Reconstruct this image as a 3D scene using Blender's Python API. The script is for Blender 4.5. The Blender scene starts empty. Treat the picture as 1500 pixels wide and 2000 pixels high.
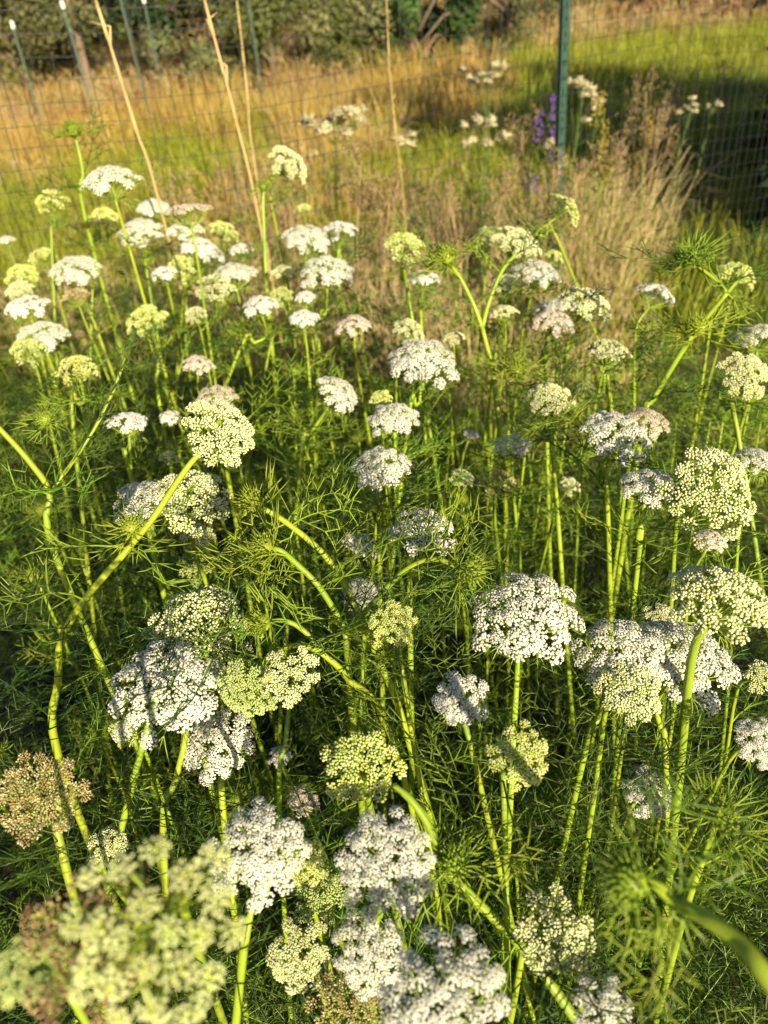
import bpy, math, random
import numpy as np
from mathutils import Vector, Matrix, Quaternion

# ------------------------------------------------------------------ camera, sky, sun, exposure
SC = bpy.context.scene
COL = SC.collection
CAM_H, PITCH, ROLL, FPX = 1.42, math.radians(33.5), math.radians(5.5), 1455.0
cam_data = bpy.data.cameras.new('camera')
cam = bpy.data.objects.new('camera', cam_data)
COL.objects.link(cam)
cam_data.sensor_fit = 'VERTICAL'
cam_data.sensor_height = 36.0
cam_data.sensor_width = 27.0
cam_data.lens = 36.0 * FPX / 2000.0
cam_data.clip_start = 0.02
cam_data.clip_end = 2000.0
cam_data.dof.use_dof = True
cam_data.dof.focus_distance = 0.72
cam_data.dof.aperture_fstop = 6.0
CAM_ROT = Matrix.Rotation(math.pi / 2 - PITCH, 3, 'X') @ Matrix.Rotation(-ROLL, 3, 'Z')
CAM_POS = Vector((0, 0, CAM_H))
cam.matrix_world = Matrix.Translation(CAM_POS) @ CAM_ROT.to_4x4()
SC.camera = cam

SUN_EL, SUN_AZ = math.radians(18.0), math.radians(21.0)     # low sun behind the camera, a little to its right
to_sun = Vector((math.sin(SUN_AZ) * math.cos(SUN_EL), -math.cos(SUN_AZ) * math.cos(SUN_EL), math.sin(SUN_EL)))
world = bpy.data.worlds.new('World')
SC.world = world
world.use_nodes = True
wn = world.node_tree.nodes
sky = wn.new('ShaderNodeTexSky')
sky.sky_type = 'NISHITA'
sky.sun_disc = False
sky.sun_elevation = SUN_EL
sky.sun_rotation = math.atan2(to_sun.x, to_sun.y)
world.node_tree.links.new(sky.outputs[0], wn['Background'].inputs[0])
wn['Background'].inputs[1].default_value = 0.055
sd = bpy.data.lights.new('sun', 'SUN')
sd.energy = 5.0
sd.angle = math.radians(0.5)
sd.color = (1.0, 0.85, 0.57)
sun = bpy.data.objects.new('sun', sd)
sun.rotation_euler = to_sun.to_track_quat('Z', 'Y').to_euler()
COL.objects.link(sun)
SC.view_settings.view_transform = 'Standard'
SC.view_settings.look = 'None'
SC.view_settings.gamma = 1.0
SC.view_settings.exposure = 1.0
SC.cycles.max_bounces = 6
SC.cycles.diffuse_bounces = 3
SC.cycles.caustics_reflective = False
SC.cycles.caustics_refractive = False

R = random.Random(11)

# ------------------------------------------------------------------ pixel (of the 1500 x 2000 photograph) to a point in the place
def ray(px, py):
    return (CAM_ROT @ Vector(((px - 750) / FPX, (1000 - py) / FPX, -1.0))).normalized()
def P(px, py, d):
    return CAM_POS + ray(px, py) * d
def at_z(px, py, z):
    r = ray(px, py)
    return CAM_POS + r * ((z - CAM_H) / r.z)
def at_y(px, py, y):
    r = ray(px, py)
    return CAM_POS + r * (y / r.y)

# ------------------------------------------------------------------ materials
MAT = {}
def material(name, col, rough=0.6, var=0.25, scale=30.0, transl=0.0, tcol=None, hue=0.02, bump=0.0, spec=0.3, noise2=None):
    m = bpy.data.materials.new(name)
    m.use_nodes = True
    nt = m.node_tree
    N, L = nt.nodes, nt.links
    b = N['Principled BSDF']
    b.inputs['Roughness'].default_value = rough
    b.inputs['Specular IOR Level'].default_value = spec
    tc = N.new('ShaderNodeTexCoord')
    nz = N.new('ShaderNodeTexNoise')
    nz.inputs['Scale'].default_value = scale
    nz.inputs['Detail'].default_value = 4
    L.new(tc.outputs['Object'], nz.inputs['Vector'])
    oi = N.new('ShaderNodeObjectInfo')
    hsv = N.new('ShaderNodeHueSaturation')
    hsv.inputs['Color'].default_value = (*col, 1)
    mr = N.new('ShaderNodeMapRange')                    # value: noise
    mr.inputs[1].default_value, mr.inputs[2].default_value = 0.25, 0.75
    mr.inputs[3].default_value, mr.inputs[4].default_value = 1 - var, 1 + var
    L.new(nz.outputs['Fac'], mr.inputs[0])
    mv = N.new('ShaderNodeMapRange')                    # value: each object its own
    mv.inputs[3].default_value, mv.inputs[4].default_value = 1 - var * 0.8, 1 + var * 0.8
    L.new(oi.outputs['Random'], mv.inputs[0])
    mul = N.new('ShaderNodeMath'); mul.operation = 'MULTIPLY'
    L.new(mr.outputs[0], mul.inputs[0]); L.new(mv.outputs[0], mul.inputs[1])
    L.new(mul.outputs[0], hsv.inputs['Value'])
    mh = N.new('ShaderNodeMapRange')
    mh.inputs[3].default_value, mh.inputs[4].default_value = 0.5 - hue, 0.5 + hue
    wn_ = N.new('ShaderNodeTexWhiteNoise'); wn_.noise_dimensions = '1D'
    L.new(oi.outputs['Random'], wn_.inputs['W'])
    L.new(wn_.outputs['Value'], mh.inputs[0])
    L.new(mh.outputs[0], hsv.inputs['Hue'])
    out_col = hsv.outputs[0]
    if noise2:                                          # patches of a second colour
        n2 = N.new('ShaderNodeTexNoise'); n2.inputs['Scale'].default_value = noise2[1]; n2.inputs['Detail'].default_value = 5
        L.new(tc.outputs['Object'], n2.inputs['Vector'])
        rp = N.new('ShaderNodeMapRange'); rp.inputs[1].default_value, rp.inputs[2].default_value = noise2[2], noise2[2] + 0.18
        L.new(n2.outputs['Fac'], rp.inputs[0])
        mx = N.new('ShaderNodeMix'); mx.data_type = 'RGBA'
        L.new(rp.outputs[0], mx.inputs['Factor']); L.new(out_col, mx.inputs['A']); mx.inputs['B'].default_value = (*noise2[0], 1)
        out_col = mx.outputs['Result']
    L.new(out_col, b.inputs['Base Color'])
    if bump:
        bp = N.new('ShaderNodeBump'); bp.inputs['Strength'].default_value = bump; bp.inputs['Distance'].default_value = 0.02
        L.new(nz.outputs['Fac'], bp.inputs['Height']); L.new(bp.outputs[0], b.inputs['Normal'])
    if transl:
        t = N.new('ShaderNodeBsdfTranslucent')
        if tcol: t.inputs[0].default_value = (*tcol, 1)
        else: L.new(out_col, t.inputs[0])
        ms = N.new('ShaderNodeMixShader'); ms.inputs[0].default_value = transl
        L.new(b.outputs[0], ms.inputs[1]); L.new(t.outputs[0], ms.inputs[2])
        L.new(ms.outputs[0], N['Material Output'].inputs[0])
    MAT[name] = m
    return m

material('stem', (0.245, 0.335, 0.026), 0.42, 0.18, 14, hue=0.012, spec=0.35, noise2=((0.15, 0.26, 0.028), 9, 0.55))
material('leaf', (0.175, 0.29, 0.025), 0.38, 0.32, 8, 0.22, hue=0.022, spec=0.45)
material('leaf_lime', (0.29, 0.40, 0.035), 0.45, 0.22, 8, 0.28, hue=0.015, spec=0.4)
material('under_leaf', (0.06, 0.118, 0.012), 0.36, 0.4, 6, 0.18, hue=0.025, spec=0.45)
material('petal_white', (0.78, 0.77, 0.72), 0.62, 0.08, 60, 0.18, hue=0.0)
material('petal_pink', (0.72, 0.62, 0.55), 0.62, 0.10, 60, 0.18, hue=0.0)
material('bud_cream', (0.74, 0.76, 0.46), 0.55, 0.10, 50, 0.12, hue=0.01)
material('bud_lime', (0.56, 0.64, 0.17), 0.55, 0.14, 40, 0.15, hue=0.012)
material('bud_green', (0.46, 0.56, 0.22), 0.55, 0.14, 40, 0.15, hue=0.012)
material('bud_pale', (0.50, 0.55, 0.25), 0.55, 0.14, 40, 0.12, hue=0.012)
material('seed_tan', (0.42, 0.33, 0.14), 0.7, 0.25, 40, hue=0.02)
material('seed_brown', (0.24, 0.15, 0.085), 0.75, 0.25, 40, hue=0.01)
material('ray_green', (0.32, 0.42, 0.06), 0.5, 0.15, 30, 0.1, hue=0.01)
material('dry_stalk', (0.46, 0.33, 0.15), 0.7, 0.2, 12, hue=0.01)
material('post_green', (0.032, 0.075, 0.058), 0.5, 0.18, 18, hue=0.0, spec=0.3, noise2=((0.16, 0.20, 0.17), 22, 0.66))
material('cap_white', (0.75, 0.75, 0.72), 0.5, 0.06, 20, hue=0.0)
material('net_black', (0.02, 0.022, 0.024), 0.45, 0.1, 20, hue=0.0, spec=0.5)
material('grass_green', (0.31, 0.34, 0.035), 0.5, 0.3, 3, 0.3, hue=0.02)
material('grass_lawn', (0.14, 0.22, 0.03), 0.5, 0.3, 3, 0.3, hue=0.02)
material('grass_gold', (0.45, 0.32, 0.085), 0.6, 0.3, 3, 0.25, hue=0.02)
material('grass_straw', (0.48, 0.39, 0.19), 0.65, 0.25, 3, 0.2, hue=0.012)
material('grass_rust', (0.33, 0.14, 0.055), 0.65, 0.3, 3, 0.2, hue=0.015)
material('weed_leaf', (0.13, 0.21, 0.045), 0.5, 0.25, 12, 0.25, hue=0.015)
material('weed_cream', (0.62, 0.57, 0.36), 0.7, 0.12, 30, 0.15, hue=0.005)
material('weed_brown', (0.34, 0.25, 0.13), 0.75, 0.25, 20, hue=0.01)
material('weed_purple', (0.20, 0.09, 0.45), 0.6, 0.15, 20, 0.15, hue=0.01)
material('weed_gold', (0.42, 0.31, 0.04), 0.6, 0.15, 20, 0.15, hue=0.01)
material('tree_olive', (0.14, 0.165, 0.04), 0.55, 0.3, 1.2, 0.25, hue=0.02)
material('tree_grey', (0.15, 0.165, 0.065), 0.6, 0.3, 1.2, 0.2, hue=0.02)
material('tree_green', (0.055, 0.115, 0.03), 0.5, 0.3, 1.2, 0.2, hue=0.015)
material('tree_dark', (0.04, 0.075, 0.03), 0.5, 0.3, 1.2, 0.2, hue=0.015)
material('brush_red', (0.20, 0.085, 0.05), 0.6, 0.3, 2.0, 0.2, hue=0.015)
material('brush_tan', (0.42, 0.31, 0.14), 0.65, 0.3, 2.0, 0.2, hue=0.015)
material('bark', (0.16, 0.12, 0.085), 0.85, 0.3, 8, hue=0.01, bump=0.5)
material('soil', (0.055, 0.042, 0.028), 0.95, 0.4, 14, hue=0.0, bump=0.8, noise2=((0.13, 0.10, 0.055), 30, 0.58))
material('fabric', (0.014, 0.016, 0.024), 0.55, 0.2, 90, hue=0.0, bump=0.3)
material('field_ground', (0.16, 0.14, 0.05), 0.95, 0.35, 2.5, hue=0.0, bump=0.8, noise2=((0.09, 0.12, 0.025), 0.5, 0.48))

# ------------------------------------------------------------------ mesh collecting
class MB:
    def __init__(self):
        self.v, self.f, self.m = [], [], []
        self.n = 0
    def add(self, verts, faces, mat=0):
        self.v.append(np.asarray(verts, dtype=np.float32).reshape(-1, 3))
        o = self.n
        for f in faces: self.f.append(tuple(i + o for i in f))
        self.m.extend([mat] * len(faces))
        self.n += len(verts)
    def add_mb(self, other, mat4, matmap=None):
        """another collected mesh, moved by a 4x4"""
        V = other.verts()
        M = np.array(mat4, dtype=np.float32)
        self.v.append(V @ M[:3, :3].T + M[:3, 3])
        o = self.n
        self.f.extend([tuple(i + o for i in f) for f in other.f])
        self.m.extend(other.m)
        self.n += len(V)
    def verts(self):
        if len(self.v) > 1: self.v = [np.concatenate(self.v)]
        return self.v[0]
    def tube(self, pts, rad, sides=6, mat=0, rib=0.0, tip=True):
        """tapered tube along points"""
        pts = [Vector(p) for p in pts]
        n = len(pts)
        rings = []
        prev = None
        for i, p in enumerate(pts):
            t = (pts[min(i + 1, n - 1)] - pts[max(i - 1, 0)])
            if t.length < 1e-9: t = Vector((0, 0, 1))
            t.normalize()
            if prev is None:
                a = t.orthogonal().normalized()
            else:
                a = prev - t * prev.dot(t)
                a = a.normalized() if a.length > 1e-6 else t.orthogonal().normalized()
            prev = a
            bvec = t.cross(a)
            r = rad[i]
            for k in range(sides):
                an = 2 * math.pi * k / sides
                rr = r * (1 + (rib if k % 2 else -rib))
                rings.append(p + a * (math.cos(an) * rr) + bvec * (math.sin(an) * rr))
        faces = []
        for i in range(n - 1):
            for k in range(sides):
                k2 = (k + 1) % sides
                faces.append((i * sides + k, i * sides + k2, (i + 1) * sides + k2, (i + 1) * sides + k))
        if tip:
            faces.append(tuple(range((n - 1) * sides, n * sides)))
            faces.append(tuple(reversed(range(sides))))
        self.add([tuple(v) for v in rings], faces, mat)
    def thread(self, a, b, c, w, mat=0):
        """thin tapered three-sided thread a-b-c"""
        a, b, c = Vector(a), Vector(b), Vector(c)
        t = (c - a)
        if t.length < 1e-9: return
        u = t.orthogonal().normalized(); v = t.normalized().cross(u)
        vs = []
        for p, s in ((a, w), (b, w * 0.85)):
            for k in range(3):
                an = 2.0944 * k
                vs.append(tuple(p + u * (math.cos(an) * s * 0.5) + v * (math.sin(an) * s * 0.5)))
        vs.append(tuple(c))
        self.add(vs, [(0, 1, 4, 3), (1, 2, 5, 4), (2, 0, 3, 5), (3, 4, 6), (4, 5, 6), (5, 3, 6)], mat)
    def ribbon(self, pts, w, mat=0, side=None):
        pts = [Vector(p) for p in pts]
        t = pts[-1] - pts[0]
        s = side if side is not None else t.cross(Vector((R.uniform(-1, 1), R.uniform(-1, 1), R.uniform(-.3, .3))))
        if s.length < 1e-9: s = Vector((1, 0, 0))
        s = s.normalized()
        vs, fs = [], []
        n = len(pts)
        for i, p in enumerate(pts):
            k = w * (1 - (i / (n - 1)) ** 2.2) * 0.5 + w * 0.03
            vs += [tuple(p - s * k), tuple(p + s * k)]
        for i in range(n - 1):
            fs.append((2 * i, 2 * i + 1, 2 * i + 3, 2 * i + 2))
        self.add(vs, fs, mat)
    def mesh(self, name, mats, smooth=True):
        me = bpy.data.meshes.new(name)
        me.from_pydata(self.verts().tolist(), [], self.f)
        for m in mats: me.materials.append(MAT[m])
        if len(mats) > 1: me.polygons.foreach_set('material_index', self.m)
        if smooth: me.polygons.foreach_set('use_smooth', [True] * len(self.f))
        me.update()
        return me

def bead(mb, c, r, axis=(0, 0, 1), stretch=1.0, mat=0, fine=True):
    """small bud: a rounded bead"""
    c = Vector(c); ax = Vector(axis).normalized()
    u = ax.orthogonal().normalized(); v = ax.cross(u)
    vs = [tuple(c - ax * r * stretch)]
    rings = ((-0.45, 0.89), (0.45, 0.89)) if fine else ((0.0, 1.0),)
    k = 5
    for j, (h, rr) in enumerate(rings):
        for i in range(k):
            a = 2 * math.pi * (i + 0.5 * j) / k
            vs.append(tuple(c + ax * (h * r * stretch) + u * (math.cos(a) * rr * r) + v * (math.sin(a) * rr * r)))
    vs.append(tuple(c + ax * r * stretch))
    fs = []
    top = len(vs) - 1
    for i in range(k):
        i2 = (i + 1) % k
        fs.append((0, 1 + i2, 1 + i))
        if fine: fs.append((1 + i, 1 + i2, 6 + i2, 6 + i))
        o = 6 if fine else 1
        fs.append((o + i, o + i2, top))
    mb.add(vs, fs, mat)

def floret(mb, c, r, axis, rnd, mat=0, cmat=1):
    """open floret: five notched petals and a small eye"""
    c = Vector(c); ax = Vector(axis).normalized()
    u = ax.orthogonal().normalized(); v = ax.cross(u)
    a0 = rnd.uniform(0, 6.28)
    for k in range(5):
        a = a0 + k * 1.2566 + rnd.uniform(-.12, .12)
        L = r * rnd.uniform(0.85, 1.2)
        d = u * math.cos(a) + v * math.sin(a); s = ax.cross(d)
        up = rnd.uniform(0.2, 0.8)
        vs = [c, c + d * (L * .62) + s * (L * .46) + ax * (up * L * .5), c + d * L + ax * (up * L * .25), c + d * (L * .62) - s * (L * .46) + ax * (up * L * .5), c + d * (L * .6) + ax * (up * L * .75)]
        mb.add([tuple(q) for q in vs], [(0, 1, 4), (1, 2, 4), (2, 3, 4), (3, 0, 4)], mat)
    bead(mb, c + ax * r * 0.18, r * 0.66, ax, 0.8, cmat, fine=False)

# ------------------------------------------------------------------ umbellets (unit radius), several of each state
STATE_MATS = {'white': ['petal_white', 'bud_cream', 'ray_green'], 'pale': ['bud_pale', 'bud_lime', 'ray_green'], 'pink': ['petal_pink', 'seed_tan', 'ray_green'],
              'cream': ['bud_cream', 'bud_lime', 'ray_green'], 'lime': ['bud_lime', 'bud_cream', 'ray_green'],
              'tan': ['seed_tan', 'bud_cream', 'ray_green'], 'brown': ['seed_brown', 'seed_tan', 'ray_green'],
              'green': ['bud_green', 'bud_lime', 'ray_green']}
def umbellet(state, seed, fine=True):
    rnd = random.Random(seed)
    mb = MB()
    n = {'white': 42, 'pink': 38, 'cream': 30, 'pale': 34, 'lime': 30, 'tan': 32, 'brown': 26, 'green': 28}[state]
    if not fine: n = int(n * 0.5)
    base = Vector((0, 0, -0.95))
    for i in range(n):
        r = math.sqrt((i + 0.5) / n) * (1 + rnd.uniform(-.1, .1))
        a = i * 2.39996 + rnd.uniform(-.25, .25)
        hz = 0.42 * (1 - r * r) + rnd.uniform(-.10, .10) - (0.05 if state == 'white' else 0.18 * (1 - r))
        p = Vector((math.cos(a) * r, math.sin(a) * r, hz))
        ax = Vector((p.x * 0.8, p.y * 0.8, 1.0)).normalized()
        if fine and state in ('white', 'pink', 'cream', 'brown'):
            mb.thread(base, (base + p) * 0.5 + Vector((p.x * .12, p.y * .12, 0)), p, 0.055, 2)
        if state in ('white', 'pink'):
            if rnd.random() < (0.14 if fine else 0.0):
                bead(mb, p, 0.10, ax, 1.1, 1, fine=False)
            else:
                floret(mb, p, rnd.uniform(0.13, 0.165) if fine else 0.24, ax, rnd, 0, 0)
        elif state in ('cream', 'pale'):
            bead(mb, p, rnd.uniform(0.14, 0.185) * (1 if fine else 1.4), ax, 1.05, 0 if r > 0.38 or rnd.random() < .4 else 1, fine)
        elif state in ('lime', 'green'):
            bead(mb, p, rnd.uniform(0.15, 0.19) * (1 if fine else 1.4), ax, 1.15, 0 if rnd.random() < .85 else 1, fine)
        else:
            q = p + ax * 0.05
            bead(mb, q, rnd.uniform(0.10, 0.14) * (1 if fine else 1.3), ax, 1.5, 0 if rnd.random() < .8 else 1, fine)
    if state != 'white' and fine:                       # bracteoles stick out below
        for k in range(rnd.randint(5, 8)):
            a = rnd.uniform(0, 6.28); d = Vector((math.cos(a), math.sin(a), 0))
            L = rnd.uniform(0.9, 1.5)
            mb.thread(base, base + d * (L * .55) + Vector((0, 0, .35)), base + d * L + Vector((0, 0, rnd.uniform(.2, .7))), 0.05, 2)
    return mb
UMBELLET_MB = {(s, f): [umbellet(s, 100 + 7 * i, f) for i in range(4)] for s in STATE_MATS for f in (True, False)}
UMBELLET = {s: [UMBELLET_MB[(s, True)][i].mesh('umbellet', STATE_MATS[s]) for i in range(4)] for s in STATE_MATS}

def umbel_layout(rnd, W, n, dome, rough=1.0):
    """umbellet places on the dome: (position, outward axis, radius); origin at the stem top"""
    Rr = W * 0.5
    out = []
    ur = Rr * (1.02 / math.sqrt(n))
    lob = [rnd.uniform(0.86, 1.08) for _ in range(7)]
    for i in range(n):
        r = math.sqrt((i + 0.4) / n)
        a = i * 2.39996 + rnd.uniform(-.22, .22)
        k = (a % 6.28318) / 6.28318 * 7
        s = lob[int(k) % 7] * (1 - k % 1) + lob[(int(k) + 1) % 7] * (k % 1)
        r2 = (r * (0.93 * s if r > .6 else .93)) * (1 + rnd.uniform(-.05, .05) * rough)
        z = W * (0.34 + dome * (0.55 - r2 * r2)) + rnd.uniform(-.022, .022) * W * rough
        p = Vector((math.cos(a) * r2 * Rr, math.sin(a) * r2 * Rr, z))
        ax = Vector((math.cos(a) * r * (.35 + 1.6 * dome), math.sin(a) * r * (.35 + 1.6 * dome), 1)) + Vector((rnd.uniform(-.2, .2), rnd.uniform(-.2, .2), 0))
        out.append((p, ax.normalized(), ur * rnd.uniform(0.85, 1.15) * (1.0 if r > .35 else .9)))
    return out

def umbel_rays(mb, rnd, lay, W, bracts=True, mat=0):
    for p, ax, ur in lay:
        e = p - ax * ur * 0.9
        mid = e * 0.5 + Vector((e.x * 0.10, e.y * 0.10, -0.02 * W))
        mb.tube([(0, 0, 0), mid, e], [0.0010, 0.0008, 0.0007], 3, mat, tip=False)
    bead(mb, (0, 0, 0), 0.0042, (0, 0, 1), 0.8, mat)
    if bracts:
        for k in range(rnd.randint(8, 11)):
            a = k * 0.62 + rnd.uniform(-.2, .2); d = Vector((math.cos(a), math.sin(a), 0))
            L = W * rnd.uniform(.35, .55)
            m1 = d * (L * .5) + Vector((0, 0, rnd.uniform(-.10, .05) * L)); m2 = d * (L * .9) + Vector((0, 0, -rnd.uniform(.1, .5) * L))
            mb.thread((0, 0, 0), m1 * .6, m1, 0.0012, mat)
            for s in (-0.5, 0.0, 0.5):
                dd = Matrix.Rotation(s, 3, 'Z') @ (m2 - m1)
                mb.thread(m1, m1 + dd * .5 + Vector((0, 0, .004)), m1 + dd, 0.0010, mat)

# far heads: one mesh each, a few variants of each state
FAR = {}
def far_umbel(state, k):
    if (state, k) not in FAR:
        rnd = random.Random(hash_int(state) + k * 31)
        mb = MB()
        W = 0.09
        lay = umbel_layout(rnd, W, {'lime': 22, 'green': 14}.get(state, 26), 0.30 if state != 'white' else 0.24)
        for i, (p, ax, ur) in enumerate(lay):
            q = ax.to_track_quat('Z', 'Y') @ Quaternion((0, 0, 1), rnd.uniform(0, 6.28))
            mb.add_mb(UMBELLET_MB[(state, False)][i % 4], Matrix.Translation(p) @ q.to_matrix().to_4x4() @ Matrix.Scale(ur, 4))
        n0 = len(mb.f)
        umbel_rays(mb, rnd, lay, W, mat=2)
        FAR[(state, k)] = mb.mesh('umbel', STATE_MATS[state])
    return FAR[(state, k)]
def hash_int(s): return sum(ord(c) * (i + 3) for i, c in enumerate(s))

# closed spiky bud heads
def bud_head(seed):
    rnd = random.Random(seed)
    mb = MB()
    bead(mb, (0, 0, .0065), .0092, (0, 0, 1), .95, 1)
    for i in range(80):
        z = 1 - 1.0 * (i + .5) / 80
        rr = math.sqrt(max(0, 1 - z * z)); a = i * 2.39996
        p = Vector((rr * math.cos(a), rr * math.sin(a), z)) * (0.0098 * rnd.uniform(.85, 1.15)) + Vector((0, 0, .006))
        bead(mb, p, rnd.uniform(.0007, .0012), p, 1.6, 1, fine=False)
        mb.thread((0, 0, 0.002), p * .6, p, 0.001, 1)
        if rnd.random() < .8:
            e = p + Vector((p.x, p.y, p.z - .004)).normalized() * rnd.uniform(.003, .010)
            mb.thread(p, (p + e) / 2, e, 0.0008, 1)
    for k in range(14):
        a = k * .449 + rnd.uniform(-.2, .2); d = Vector((math.cos(a), math.sin(a), 0))
        L = rnd.uniform(.025, .05)
        m = d * (L * .45) + Vector((0, 0, rnd.uniform(-.002, .006)))
        mb.thread((0, 0, 0), m * .5, m, 0.0014, 1)
        for s in (-.45, 0, .4):
            dd = (Matrix.Rotation(s, 3, 'Z') @ d) * (L * .6) + Vector((0, 0, rnd.uniform(-.002, .014)))
            mb.thread(m, m + dd * .5, m + dd, 0.0012, 1)
    return mb.mesh('bud_head', ['bud_lime', 'leaf_lime'])
BUDS = [bud_head(5 + i) for i in range(4)]

# ------------------------------------------------------------------ feathery leaves
def feathery_leaf(seed, L, pairs, plen, sub, tlen, w, mat):
    rnd = random.Random(seed)
    mb = MB()
    arch = rnd.uniform(-.5, .15) * L
    bend = rnd.choice((-1, 1)) * rnd.uniform(.1, .4) * L
    def rp(t): return Vector((t * L, bend * t * t, arch * t * t + 0.03 * L * math.sin(t * 3)))
    mb.tube([rp(t) for t in (0, .25, .5, .75, 1)], [w * .75, w * .6, w * .5, w * .4, w * .25], 4, 0, tip=False)
    def spray(o, d, ln, depth):
        d = d.normalized()
        side = d.cross(Vector((rnd.uniform(-.4, .4), rnd.uniform(-.4, .4), 1))).normalized()
        curl = Vector((rnd.uniform(-.25, .25), rnd.uniform(-.25, .25), rnd.uniform(-.1, .35))) * ln
        if depth == 0:
            mb.thread(o, o + d * (ln * .55) + curl * .12, o + d * ln + curl * .45, w * rnd.uniform(.8, 1.15), 0)
            return
        e = o + d * ln
        mb.thread(o, o + d * (ln * .5), e, w * 1.1, 0)
        for k in range(sub):
            t = 0.3 + 0.6 * k / max(1, sub - 1)
            q = o + d * (ln * t)
            for s in (-1, 1):
                if rnd.random() < .12: continue
                dd = d * rnd.uniform(.7, 1.1) + side * (s * rnd.uniform(.5, .95)) + Vector((0, 0, rnd.uniform(-.35, .5)))
                spray(q, dd, tlen * rnd.uniform(.6, 1.25) * (1.1 - .35 * t), depth - 1)
    for i in range(pairs):
        t = 0.22 + 0.78 * i / max(1, pairs - 1)
        ln = plen * (1.1 - 0.7 * t) * rnd.uniform(.85, 1.15)
        for s in (-1, 1):
            d = Vector((0.65, s * rnd.uniform(.6, 1), rnd.uniform(-.3, .45)))
            spray(rp(t), d, ln, 1)
    spray(rp(1), Vector((1, 0, .1)), plen * .5, 1)
    return mb.mesh('leaf', [mat])
LEAF_UP = [feathery_leaf(200 + i, 0.046, 3, 0.034, 2, 0.024, 0.0015, 'leaf_lime' if i % 3 else 'leaf') for i in range(6)]
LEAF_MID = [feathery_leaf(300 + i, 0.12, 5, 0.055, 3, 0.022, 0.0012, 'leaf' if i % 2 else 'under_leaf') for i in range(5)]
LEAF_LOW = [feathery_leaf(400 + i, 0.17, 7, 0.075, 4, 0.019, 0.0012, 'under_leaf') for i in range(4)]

# ------------------------------------------------------------------ linking helpers
def link(name, data, parent=None, loc=None, rot=None, scale=None):
    o = bpy.data.objects.new(name, data)
    COL.objects.link(o)
    if parent is not None: o.parent = parent
    if loc is not None: o.location = loc
    if rot is not None:
        o.rotation_mode = 'QUATERNION'; o.rotation_quaternion = rot
    if scale is not None: o.scale = (scale, scale, scale) if not isinstance(scale, tuple) else scale
    return o
def tag(o, label, cat, group=None):
    o['label'] = label; o['category'] = cat
    if group: o['group'] = group
    return o
def setting(o, kind='structure'):
    o['kind'] = kind
    return o

def smooth_path(pts, per=5):
    """catmull-rom through points"""
    pts = [Vector(p) for p in pts]
    if len(pts) < 3: return [pts[0].lerp(pts[-1], i / per) for i in range(per + 1)]
    out = []
    for i in range(len(pts) - 1):
        p0 = pts[i - 1] if i else pts[0] * 2 - pts[1]
        p1, p2 = pts[i], pts[i + 1]
        p3 = pts[i + 2] if i + 2 < len(pts) else p2 * 2 - p1
        for k in range(per):
            t = k / per
            out.append(0.5 * ((2 * p1) + (p2 - p0) * t + (2 * p0 - 5 * p1 + 4 * p2 - p3) * t * t + (3 * p1 - p0 - 3 * p2 + p3) * t ** 3))
    out.append(pts[-1])
    return out

def add_stem(root, base, path, r0, r1, near, name='stem'):
    """path in world space, from the ground up; stored relative to the base"""
    mb = MB()
    pts = [p - base for p in path]
    n = len(pts)
    rad = [r0 + (r1 - r0) * i / (n - 1) for i in range(n)]
    mb.tube(pts, rad, 10 if near else 6, 0, rib=0.07 if near else 0.0)
    return link(name, mb.mesh('stem', ['stem']), root)

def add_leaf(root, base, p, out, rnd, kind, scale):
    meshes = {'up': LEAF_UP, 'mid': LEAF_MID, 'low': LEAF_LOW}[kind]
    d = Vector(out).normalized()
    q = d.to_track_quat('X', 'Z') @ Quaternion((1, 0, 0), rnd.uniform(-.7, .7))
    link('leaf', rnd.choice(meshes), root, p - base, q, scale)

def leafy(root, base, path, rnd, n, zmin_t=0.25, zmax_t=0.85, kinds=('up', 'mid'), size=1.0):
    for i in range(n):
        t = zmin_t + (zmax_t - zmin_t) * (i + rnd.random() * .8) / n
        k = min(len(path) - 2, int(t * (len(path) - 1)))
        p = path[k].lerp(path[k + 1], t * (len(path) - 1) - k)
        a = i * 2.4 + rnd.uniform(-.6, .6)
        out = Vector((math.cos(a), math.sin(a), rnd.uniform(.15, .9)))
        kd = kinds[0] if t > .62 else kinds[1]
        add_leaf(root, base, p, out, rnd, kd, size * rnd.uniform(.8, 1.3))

def add_umbel(root, base, c, axis, W, state, rnd, near, n=None, dome=None, bracts=True, loose=1.0):
    """c = place of the stem top in world space"""
    q = Vector(axis).to_track_quat('Z', 'Y') @ Quaternion((0, 0, 1), rnd.uniform(0, 6.28))
    if not near:
        return link('umbel', far_umbel(state, rnd.randint(0, 3)), root, c - base, q, W / 0.09)
    n = n or {'white': 34, 'cream': 32, 'lime': 26, 'tan': 36, 'pink': 32, 'green': 20, 'brown': 24, 'pale': 22}[state]
    if dome is None: dome = {'white': .26, 'cream': .30, 'lime': .34, 'tan': .22}.get(state, .26)
    lay = umbel_layout(rnd, W, n, dome, loose)
    mb = MB()
    umbel_rays(mb, rnd, lay, W, bracts)
    u = link('umbel', mb.mesh('umbel', ['ray_green']), root, c - base, q)
    for p, ax, ur in lay:
        link('umbellet', rnd.choice(UMBELLET[state]), u, p, ax.to_track_quat('Z', 'Y') @ Quaternion((0, 0, 1), rnd.uniform(0, 6.28)), ur * (1.06 if state == 'white' else 0.80 if state == 'pale' else 0.98))
    return u

def add_bud(root, base, c, axis, rnd, scale=1.0):
    q = Vector(axis).to_track_quat('Z', 'Y') @ Quaternion((0, 0, 1), rnd.uniform(0, 6.28))
    return link('bud_head', rnd.choice(BUDS), root, c - base, q, scale)

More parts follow.
